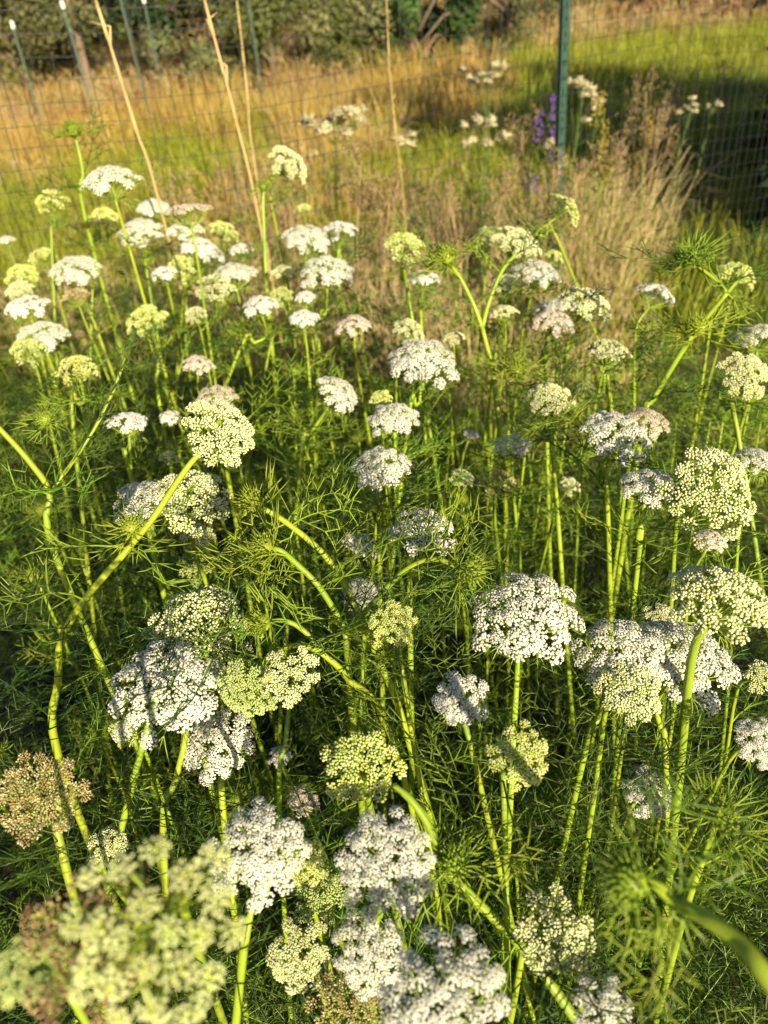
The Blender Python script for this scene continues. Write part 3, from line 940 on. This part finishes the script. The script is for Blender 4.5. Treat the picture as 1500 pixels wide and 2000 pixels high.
for i, (px, py, y, sp, lb) in enumerate(((1265, 150, 4.3, .12, 'bushy brown seed weed beside the goldenrod'), (1290, 190, 4.15, .10, 'brown seed weed at the edge of the shade'),
        (1325, 150, 5.8, .07, 'thin brown seed stalk rising out of the shade'), (1420, 125, 6.2, .08, 'tall twiggy brown weed in the shade'), (1395, 265, 5.9, .08, 'low twiggy brown weed over the shaded lawn'),
        (1020, 225, 4.0, .08, 'brownish seed weed beside the purple blooms'), (1215, 270, 4.0, .09, 'short brown seed weed below the goldenrod'), (870, 330, 3.4, .08, 'dull brown weed in the dry strip by fence'),
        (1085, 290, 3.35, .10, 'pale brown weed covering the lower part of steel post'), (1125, 305, 3.3, .10, 'brown weed beside the one covering the post'), (700, 300, 3.1, .08, 'thin brown weed below the broad cream wild flower'),
        (760, 345, 3.0, .07, 'short brown weed beside the straw stalk'), (985, 320, 3.2, .09, 'brown weed below the cream wild flower in shade'), (560, 385, 2.9, .06, 'short brown weed behind the thick lime stem'), (330, 345, 2.9, .07, 'brown weed between two leaning tan stalks'))):
    weed(px, py, y, 'brown', lb, spread=sp, heads=9, name='seed_weed')
# arching grass clump at the corner of the lawn
def clump(px, py, label, n, h, mat, name='grass_clump'):
    p = at_z(px, py, 0.12)
    mb = MB(); rnd = random.Random(px)
    for i in range(n):
        a = rnd.uniform(0, 6.28); d = Vector((math.cos(a), math.sin(a), 0)); b = d * rnd.uniform(0, .24)
        hh = h * rnd.uniform(.35, 1.1); ln = hh * rnd.uniform(.1, .7)
        mb.ribbon([b, b + d * ln * .25 + UP * hh * .5, b + d * ln * .65 + UP * hh * .85, b + d * ln + UP * hh * rnd.uniform(.6, .98)], .0042)
    o = link(name, mb.mesh(name, [mat], False), None, (p.x, p.y, 0))
    tag(o, label, 'grass')
clump(1232, 475, 'arching straw grass clump at the corner of the lawn', 240, .62, 'grass_straw')
clump(1165, 505, 'green arching grass clump beside the straw clump', 220, .5, 'grass_green')
clump(1100, 470, 'straw grass clump below the steel post', 200, .58, 'grass_straw')
clump(1010, 500, 'straw grass clump behind the tall lime heads', 180, .5, 'grass_straw')
clump(1115, 590, 'tall straw grass clump hiding the foot of steel post', 150, .85, 'grass_straw')
clump(1150, 580, 'tall straw grass clump below the goldenrod', 150, .7, 'grass_straw')
clump(1050, 580, 'tall green grass clump beside the post foot', 180, .75, 'grass_green')
clump(900, 520, 'straw grass clump behind the rows near cream wild flowers', 200, .62, 'grass_straw')
clump(700, 500, 'green grass clump behind the far rows', 200, .55, 'grass_green')

# ------------------------------------------------------------------ the flowers of the bed, one by one
F = flower
# far rows
F(210, 338, 105, 'white', -.05, .1, (195, 400), 'wide flat white head standing tallest over the far rows')
F(95, 385, 55, 'lime', 0, .5, (100, 450))
F(203, 420, 52, 'lime', .25, .6, (185, 480), 'lime green drooping head below the tallest white head')
F(297, 398, 58, 'white', 0, .2)
F(365, 405, 92, 'pink', .05, -.15, (360, 470), 'flat fading pinkish head seen edge on above white heads', dome=.12)
F(270, 445, 82, 'white', 0, .35, (285, 520), 'rounded white head beside the flat fading one', near=True)
F(362, 442, 78, 'white', 0, -.05)
F(440, 445, 55, 'lime', .5, .3)
F(397, 478, 78, 'white', .45, .1, (360, 560), 'white head tilted sideways below the fading flat head')
F(467, 482, 45, 'white')
F(572, 312, 84, 'cream', .95, .45, None, 'drooping pale head on the thick lime stem above all others', near=True)
F(600, 455, 95, 'white', .2, .15, (590, 560), 'white head partly hidden by a flat white neighbour')
F(660, 441, 75, 'white', 0, -.05, (660, 500))
F(590, 403, 32, 'lime', 0, 0)
F(10, 465, 34, 'white'); F(80, 493, 50, 'lime', 0, 0)
F(145, 515, 88, 'white', .1, .3, (195, 660), 'white head on a long bare stem near lime heads')
F(788, 473, 78, 'lime', .1, .45, (795, 560), 'single lime green head standing clear behind white heads')
F(958, 455, 55, 'lime', .0, .5); F(1020, 465, 96, 'cream', .5, .35, None, 'cream lime head leaning over the tall branching stem')
F(1085, 495, 36, 'lime', .3, .2); F(1113, 405, 68, 'lime', 1.5, .0, (1090, 470), 'lime head turned edge on before the straw grass', dome=.2)
F(40, 530, 55, 'lime', .2, .4); F(45, 590, 80, 'white', -.1, .1); F(35, 560, 50, 'cream', 0, .3)
F(75, 645, 97, 'white', .0, .1, (110, 760), 'white domed head above a lime head and many stems')
F(50, 678, 62, 'lime', 0, .4); F(150, 712, 76, 'lime', .1, .2, (140, 800))
F(285, 615, 78, 'lime', 0, .35, (310, 780), 'loose lime head with clumps standing apart on splayed stems', near=True, loose=1.8)
F(145, 572, 56, 'tan', 0, -.1); F(320, 527, 50, 'white', 0, 0); F(352, 520, 55, 'lime', .1, 1.0, (365, 690))
F(420, 555, 72, 'cream', .2, .5, (360, 690)); F(455, 525, 92, 'white', 0, .05, None, 'white head behind a cream head in the far rows')
F(505, 590, 66, 'white', 0, .25, (465, 690)); F(545, 575, 48, 'lime', 0, .6, (525, 690)); F(550, 525, 50, 'cream')
F(640, 520, 108, 'white', .15, .3, (625, 640), 'largest white head of the far rows')
F(590, 615, 66, 'white', 0, 0); F(690, 627, 72, 'pink', 0, .0); F(595, 575, 42, 'white', 0, .2); F(380, 610, 42, 'cream', 0, .5)
F(385, 705, 62, 'pink', 0, 0); F(422, 768, 84, 'pink', .05, .25, (440, 900), 'pinkish white fading head just above a cream head')
F(250, 815, 82, 'white', .05, -.1, (250, 910), 'small white head in half shade over thread leaves')
F(825, 536, 66, 'white', 0, 0, (822, 610)); F(1050, 523, 97, 'white', .2, .1, (1020, 650), 'white head beside the tall branching stem')
F(985, 545, 60, 'cream', 0, 0, (975, 640)); F(1085, 592, 92, 'white', -.1, -.2, None, 'white head hidden behind a cream neighbour')
F(1145, 582, 108, 'cream', .1, .15, (1105, 700), 'wide cream head in front of a white one')
F(1085, 622, 82, 'pink', .15, .2, (1065, 730)); F(985, 603, 52, 'cream', 0, -.1); F(803, 638, 62, 'cream', .5, .4)
F(825, 690, 140, 'white', .12, .05, (800, 800), 'broad white head with a trailing edge beyond the centre')
F(887, 654, 46, 'cream'); F(1190, 676, 90, 'cream', .05, .0, (1190, 760), 'flat cream head on a straight stem before the lawn')
F(1285, 566, 78, 'white', .55, -.35, None, 'shaded bluish head tipped away over the lawn')
F(1450, 528, 68, 'lime', .4, .3); F(1480, 645, 84, 'white', -.1, -.1, None, 'bluish white head just above the sun facing cream one')
F(1462, 728, 95, 'cream', .1, .9, (1440, 840), 'cream head facing the sun above crossing stems')
F(1075, 772, 92, 'cream', .0, .35, (1080, 880), 'pale cream head in soft light behind thread leaves')
F(1143, 750, 38, 'cream', 0, 0); F(668, 760, 100, 'white', .75, .1, (590, 880), 'white head nodding on an arched stem')
F(745, 775, 48, 'lime', 0, .5); F(770, 808, 105, 'white', .05, .2, (745, 960), 'white head below a small lime one near the centre')
F(330, 810, 42, 'white', 0, .1, z=.85); F(328, 890, 38, 'cream', 0, .3, z=.82)
F(1000, 860, 82, 'white', 0, 0, None, 'white head in shade under the tall branching stem', z=.86)
F(920, 845, 34, 'white', .3, 0, z=.85); F(905, 930, 52, 'cream', .3, .3, (850, 960), z=.82); F(970, 935, 82, 'tan', 0, .1, None, 'tan fading head low in shade below the tall stem', z=.8)
F(1115, 945, 48, 'cream', .3, .3, z=.82)
F(1210, 835, 140, 'white', .12, .1, (1185, 950), 'bright white head with long green bracts below it')
F(1265, 815, 92, 'pink', .2, .1, None, 'pinkish fading head behind the bright white one')
F(1268, 935, 118, 'white', .1, -.2, (1250, 1060), 'bluish shaded head beside the large cream one')
F(1400, 955, 178, 'cream', .05, 1.0, None, 'large loose cream head facing the sun at the bed side', loose=1.6, n=36)
F(1478, 888, 84, 'white', .15, -.1, None, 'bluish white head behind the large loose cream one')
F(1390, 1050, 62, 'pink', .1, .1, None, 'flat pale pink head tucked under the large cream one')
# middle rows
F(745, 905, 124, 'white', 0, .2, (740, 1000), 'greyish white head standing over the dark gap')
F(280, 970, 122, 'white', .0, .1, (300, 1080), 'white head touching a cream head on its side')
F(380, 965, 150, 'cream', .25, .35, None, 'cream head behind the arched stalk')
F(385, 1045, 66, 'cream', .2, .5, None, 'small cream head with greenish twin below it', z=.85)
F(380, 1105, 62, 'green', .1, .6, None, 'soft green immature head below a small cream one', z=.8)
F(705, 1055, 78, 'white', .3, .0, None, 'bluish head in shade behind the spiky branches', z=.85)
F(830, 1025, 142, 'white', .18, .05, (800, 1120), 'white head rising behind thread leaves at the centre')
F(705, 1150, 84, 'white', .1, .1, None, 'small white head half hidden behind crossing stems', z=.82)
F(385, 1205, 212, 'cream', .05, .0, (305, 1360), 'wide cream head touching the big white one', n=40)
F(325, 1330, 232, 'white', -.04, .12, (318, 1640), 'biggest white dome on a straight yellow stem', n=44)
F(565, 1320, 122, 'cream', .15, .8, (545, 1580), 'cream head under the arching stem', n=28)
F(250, 1420, 74, 'lime', .0, .4, None, 'small open green head below the biggest white dome', z=.84, n=24, loose=1.6, near=True)
F(425, 1455, 145, 'white', .1, .55, (435, 1580), 'white head with dark gaps beside the biggest dome', z=.86)
F(770, 1218, 98, 'lime', .05, .9, (790, 1340), 'compact yellow green head facing the sun', n=30, d=.64)
F(1030, 1190, 222, 'white', .05, .15, (1003, 1440), 'large warm white dome with separate lower tufts', n=42, loose=1.5)
F(900, 1365, 112, 'white', .1, .55, (925, 1480), 'small open white head with scattered tufts', n=22, loose=1.8)
F(1020, 1480, 122, 'lime', .1, .95, (985, 1600), 'yellow green loose head among dark thread leaves', n=28, loose=1.5)
F(1410, 1150, 192, 'cream', .12, -.02, (1304, 1730), 'cream head with drooping bracts on a thick lit stem', n=36, d=.66, thick=1.5)
F(1300, 1207, 72, 'cream', .3, .4, None, 'small cream head between two larger pale heads', z=.9, near=True)
F(1215, 1275, 165, 'white', -.15, .35, (1140, 1480), 'sprawling bluish white head with lit lower tufts', z=.93)
F(1240, 1350, 130, 'cream', .05, .7, None, 'cream head overlapping the sprawling bluish one', z=.92, loose=1.6, n=26)
F(1345, 1275, 200, 'white', .15, .05, (1300, 1480), 'wide shaded white head crossed by a thick stem', z=.9, n=40)
F(1492, 1320, 60, 'cream', .1, .5, None, 'small cream head beyond the wide shaded white one', z=.93)
F(1485, 1445, 90, 'white', .1, .4, None, 'white head in soft shade under thick lit stem', z=.9)
# nearest rows
F(75, 1555, 155, 'tan', .1, .55, (130, 1700), 'brownish tan seed head with thread bracts', n=44)
F(213, 1648, 68, 'cream', .2, .2, None, 'tiny cream head above the loose lumpy one', z=.9, near=True, n=20)
F(705, 1500, 155, 'lime', .0, .8, None, 'yellow green head of round separate clusters on a bent stalk', n=24, loose=1.6, leaves=0)
F(500, 1660, 182, 'white', -.08, .35, (475, 1860), 'bluish white head beside the tall central white one', n=38)
F(600, 1682, 84, 'lime', .2, .6, None, 'open green head squeezed between two white heads', z=.92, n=22, loose=1.6)
F(755, 1680, 198, 'white', .03, .35, (730, 1880), 'round white head with an open lower fringe', n=46)
F(620, 1745, 105, 'green', .0, .6, None, 'dark green unripe head below two white heads', z=.84, n=26)
F(580, 1870, 118, 'cream', -.05, .8, None, 'greyish cream head in shade beside slanting stem', z=.86, n=36)
F(722, 1872, 138, 'white', .0, .55, None, 'white head with sparse tufts above a tan one', z=.9, loose=1.5)
F(680, 1985, 145, 'tan', .0, .4, None, 'tan yellow seed head low by white heads', z=.85)
F(872, 1960, 232, 'white', .05, .15, None, 'large soft focus white head beside the tan yellow one', d=.48, n=42)
F(1090, 1835, 150, 'cream', .05, .85, None, 'open cream head of fine dots among thread leaves', z=.9, n=26, loose=2.0)
F(1180, 1982, 115, 'white', .05, .5, None, 'small white head beside the yellow ribbed stem', z=.9, n=24)
F(1270, 1545, 95, 'white', 0, .4, None, 'white head deep in shade behind thread leaves', z=.7)
F(295, 1845, 330, 'pale', .1, .95, None, 'loose lumpy cream head of thick round clusters', d=.34, n=23, dome=.36, loose=1.5, leaves=0, sway=(-.06, .12, -.22))
F(175, 1850, 250, 'brown', -.1, .6, None, 'brown withered head behind the loose lumpy one', d=.40, n=24, leaves=0, sway=(-.06, .08, -.25))
F(50, 1900, 120, 'green', .1, .5, None, 'soft green head beside the brown withered one', d=.42, n=24)
F(590, 1560, 60, 'pink', 0, .3, None, 'dim pinkish head deep between stems', z=.62)
F(545, 1475, 45, 'white', 0, .3, None, 'dim small white head low behind stems', z=.66)

# branching plants, drawn along their stems
def branching(base_px, stems, heads, buds, label, leaf_spots=(), rad=.003, near=True, cat='flower', name='branching_umbel_plant', lf=True):
    """stems: polylines of (px, py, distance), the first one reaches the ground"""
    rnd = random.Random(int(stems[0][0][0] * 5 + stems[0][0][1]))
    paths = [[P(*q) for q in st] for st in stems]
    p0 = paths[0]
    d0 = (p0[0] - p0[1]); 
    g = Vector((p0[0].x + d0.x * 1.5, p0[0].y + d0.y * 1.5 + .03, -.01))
    mid = p0[0].lerp(g, .45) + Vector((rnd.uniform(-.02, .02), 0, 0))
    paths[0] = [g, mid] + p0
    base = g.copy()
    root = link(name, None, None, base)
    for i, pth in enumerate(paths):
        sp = smooth_path(pth, 5)
        k = 1.0 if i == 0 else .85
        add_stem(root, base, sp, rad * (1.5 if i == 0 else 1.0) * k, rad * .8 * k, near, 'stem' if i == 0 else 'branch')
        leafy(root, base, sp, rnd, (4 if i == 0 else 2) if lf else 0, .25 if i == 0 else .12, .62 if i == 0 else .95, ('up', 'mid'), 1.0)
    for (px, py, d, w, state, ax, n) in heads:
        c = P(px, py, d)
        add_umbel(root, base, c, Vector(ax).normalized(), w * d / FPX, state, rnd, w > 80, n)
    for (px, py, d, ax, s) in buds:
        add_bud(root, base, P(px, py, d), Vector(ax), rnd, s)
    for (px, py, d, ax, s) in leaf_spots:
        add_leaf(root, base, P(px, py, d), Vector(ax), rnd, 'up', s * .85)
    return tag(root, label, cat, 'umbel flowers of the bed')
branching(None, [[(690, 1420, .82), (681, 1320, .77), (674, 1234, .74)],
                 [(674, 1234, .74), (655, 1196, .73), (620, 1142, .715), (580, 1102, .71), (552, 1078, .70), (535, 1071, .70)],
                 [(674, 1234, .74), (706, 1202, .73), (755, 1148, .72), (800, 1108, .71), (850, 1092, .70), (895, 1108, .69)]],
          [], [(532, 1070, .70, (-.8, -.1, .35), 1.25), (898, 1110, .69, (.75, -.35, .1), 1.35)],
          'spiky budded plant forking in two near the bed centre',
          [(560, 1085, .7, (-.6, -.3, .5), 1.3), (600, 1120, .71, (-.8, .1, .1), 1.2), (625, 1150, .715, (.6, -.2, .6), 1.2), (840, 1092, .7, (.5, .2, .8), 1.2), (870, 1098, .7, (.6, -.4, -.5), 1.3),
           (860, 1094, .7, (.3, .1, .95), 1.3), (800, 1110, .71, (.8, -.3, -.2), 1.2), (674, 1236, .74, (.7, -.5, .2), 1.3), (674, 1236, .74, (-.7, -.5, .3), 1.3)], rad=.0035)
branching(None, [[(790, 1420, .9), (736, 1280, .83), (706, 1210, .80), (680, 1156, .79), (650, 1106, .78), (620, 1070, .775), (564, 1024, .76), (530, 1002, .75), (512, 993, .75)]],
          [], [(508, 990, .75, (-.65, .1, .55), 1.35)], 'slanting stem behind the fork with a spiky lime bud',
          [(575, 1030, .76, (-.3, -.4, -.6), 1.3), (560, 1022, .76, (.4, 0, .8), 1.3), (570, 1026, .76, (.7, 0, .5), 1.3), (640, 1092, .78, (.7, -.2, .6), 1.2), (650, 1104, .78, (.6, -.1, -.3), 1.2), (560, 1022, .76, (-.8, -.2, -.1), 1.3)])
branching(None, [[(760, 1430, .80), (682, 1328, .73), (658, 1300, .715), (626, 1274, .70)],
                 [(626, 1274, .70), (600, 1263, .69), (570, 1262, .68), (540, 1276, .67), (515, 1300, .66), (498, 1322, .655)],
                 [(626, 1274, .70), (612, 1250, .695), (580, 1222, .69), (552, 1212, .685), (530, 1213, .68)]],
          [(496, 1326, .655, 122, 'green', (-.25, -.8, .2), 38)], [(526, 1214, .68, (-.9, -.2, .1), 1.15)],
          'arching lime stem bending down to a soft green head', [(590, 1230, .69, (-.2, -.3, .9), 1.2), (575, 1220, .69, (-.5, -.2, .6), 1.1), (600, 1245, .69, (.4, -.6, .2), 1.1)])
branching(None, [[(112, 1470, .95), (113, 1330, .86), (120, 1250, .82), (165, 1172, .78), (250, 1072, .74), (300, 1010, .72), (340, 950, .70), (372, 905, .69), (408, 868, .685)]],
          [(414, 862, .685, 146, 'cream', (.55, -.55, .62), 34)], [(258, 1040, .73, (.1, -.2, .9), 1.0)],
          'cream head on a long arched stalk with a small lime bud midway', [(250, 1070, .74, (-.8, -.2, .3), 1.4), (250, 1070, .74, (.7, -.3, -.2), 1.3), (165, 1172, .78, (-.5, -.2, .8), 1.4)], rad=.0031)
branching(None, [[(1760, 2330, .55), (1600, 2060, .43), (1500, 1915, .41), (1440, 1840, .415), (1380, 1795, .42), (1325, 1766, .43), (1290, 1735, .43), (1262, 1722, .43)]],
          [], [(1255, 1718, .43, (-.9, -.15, .25), 1.15)], 'blurred thick yellow stem ending in a spiky side bud',
          [(1322, 1765, .43, (.2, .2, .9), 1.0), (1322, 1765, .43, (-.1, -.2, -.9), .9), (1322, 1765, .43, (.6, .5, .6), 1.0), (1322, 1765, .43, (-.5, -.4, -.4), .9)], rad=.0036, lf=False)
branching(None, [[(1335, 1790, .72), (1368, 1690, .66), (1398, 1608, .63)]], [], [(1400, 1602, .63, (.1, -.2, .9), 1.1)], 'short lime bud beside the thick lit stem',
          [(1368, 1690, .66, (-.6, -.2, .6), 1.1), (1368, 1690, .66, (.7, -.1, .5), 1.1)], rad=.0026)
branching(None, [[(1165, 2060, .70), (1120, 1985, .67), (1020, 1850, .64), (930, 1760, .61), (868, 1690, .59), (835, 1610, .585), (800, 1560, .58), (768, 1535, .58)]],
          [], [(882, 1690, .59, (.2, -.3, .9), 1.15)], 'slanting ribbed stem with a whorl of thread leaves',
          [(872, 1692, .59, (-.5, -.5, -.6), 1.3), (872, 1692, .59, (.6, -.4, .4), 1.3), (872, 1692, .59, (-.3, -.2, .8), 1.1), (1010, 1840, .635, (-.4, -.3, -.8), 1.2), (1010, 1840, .635, (.6, -.3, .5), 1.2)], rad=.003)
branching(None, [[(988, 960, 1.30), (978, 860, 1.25), (965, 740, 1.22), (942, 640, 1.2)],
                 [(942, 640, 1.2), (925, 595, 1.2), (900, 545, 1.2), (882, 520, 1.19)],
                 [(942, 640, 1.2), (955, 590, 1.2), (980, 530, 1.2), (1008, 495, 1.2)]],
          [], [(878, 512, 1.19, (-.4, 0, .8), 1.5), (1005, 735, 1.18, (.2, -.2, .8), 1.6)], 'tall pale stem forking below the cream lime heads',
          [(960, 720, 1.22, (.7, -.2, .4), 1.5), (942, 640, 1.2, (-.7, 0, .4), 1.5), (905, 550, 1.2, (-.6, 0, .6), 1.5), (982, 525, 1.2, (.6, 0, .6), 1.4)], rad=.0042)
branching(None, [[(1255, 830, 1.25), (1275, 780, 1.23), (1345, 665, 1.2), (1380, 620, 1.19), (1420, 572, 1.18)],
                 [(1420, 572, 1.18), (1395, 545, 1.18), (1360, 520, 1.18)], [(1420, 572, 1.18), (1440, 548, 1.18), (1452, 538, 1.18)]],
          [], [(1345, 515, 1.18, (-.5, -.1, .7), 1.5), (1365, 650, 1.18, (-.3, -.2, .8), 1.5)], 'stout lime stem leaning out over the lawn',
          [(1350, 660, 1.2, (-.7, 0, .5), 1.5), (1350, 660, 1.2, (.7, 0, .3), 1.5), (1420, 572, 1.18, (-.6, 0, .7), 1.6), (1420, 572, 1.18, (.5, -.2, -.5), 1.5)], rad=.0038)
branching(None, [[(528, 640, 1.85), (520, 540, 1.85), (515, 440, 1.85), (515, 375, 1.85), (530, 345, 1.85), (550, 325, 1.85)]],
          [], [(514, 372, 1.84, (.1, -.2, .9), 1.2)], 'thick lime stem rising straight above the far rows', [(515, 400, 1.85, (.8, 0, .4), 1.4), (515, 440, 1.85, (-.8, 0, .3), 1.4)], rad=.0038)
branching(None, [[(110, 1090, .98), (97, 966, .95), (60, 905, .94), (0, 838, .93), (-40, 800, .93)], [(97, 966, .95), (125, 925, .95), (150, 890, .94), (205, 800, .94), (245, 700, .95)]],
          [], [(92, 826, .95, (0, -.3, .9), .9)], 'bare yellow stem splitting in a wide fork', [(97, 966, .95, (-.6, -.2, .6), 1.4), (97, 966, .95, (.6, -.2, .6), 1.4)], rad=.003)
branching(None, [[(165, 420, 2.1), (162, 340, 2.1), (155, 300, 2.1), (148, 272, 2.1)]], [], [(146, 266, 2.1, (0, 0, 1), 2.0)], 'small lime bud on the highest thin stem by the net', rad=.0035)

# leafy shoots that fill the rows
rs = random.Random(21)
SHOOTS = 0
while SHOOTS < 112:
    FARROW = SHOOTS >= 80
    y = rs.uniform(1.15, 2.2) if FARROW else rs.uniform(.35, 2.2); x = rs.uniform(-1, 1) * (.15 + .56 * y)
    if y > bed_far(x): continue
    SHOOTS += 1
    h = rs.uniform(.5, .8) - (.10 if y < .7 else 0)
    if FARROW: h = rs.uniform(.68, .88)
    elif .4 < y < 1.15 and abs(x + .05) < .2 + .32 * y: h = min(h, rs.uniform(.38, .55))
    base = Vector((x, y, -.01))
    top = Vector((x + rs.uniform(-.1, .1), y + rs.uniform(-.08, .08), h))
    path = smooth_path([base, base.lerp(top, .5) + Vector((rs.uniform(-.02, .02), rs.uniform(-.02, .02), 0)), top], 6)
    root = link('leafy_shoot', None, None, base)
    add_stem(root, base, path, .0042, .002, False)
    leafy(root, base, path, rs, 9 if FARROW else 7, .3, 1.0, ('up', 'mid'), 1.5 if FARROW else 1.15)
    BUDDED = rs.random() < .6
    if BUDDED: add_bud(root, base, top, (rs.uniform(-.4, .4), rs.uniform(-.4, .2), 1), rs, rs.uniform(.8, 1.4))
    tag(root, 'leafy shoot', 'plant', 'leafy shoots filling the rows')
    LATER.append((root, top.copy(), 'budded leafy shoot' if BUDDED else 'leafy shoot'))
# what tells the small ones apart: the larger head each grows beside
USED = set()
for root, pos, what in LATER:
    for near_label, p_ in sorted(KNOWN, key=lambda kl: (kl[1] - pos).length)[:7]:
        text = ' '.join((what + ' beside the ' + near_label).split()[:16])
        if text not in USED: break
    USED.add(text)
    root['label'] = text
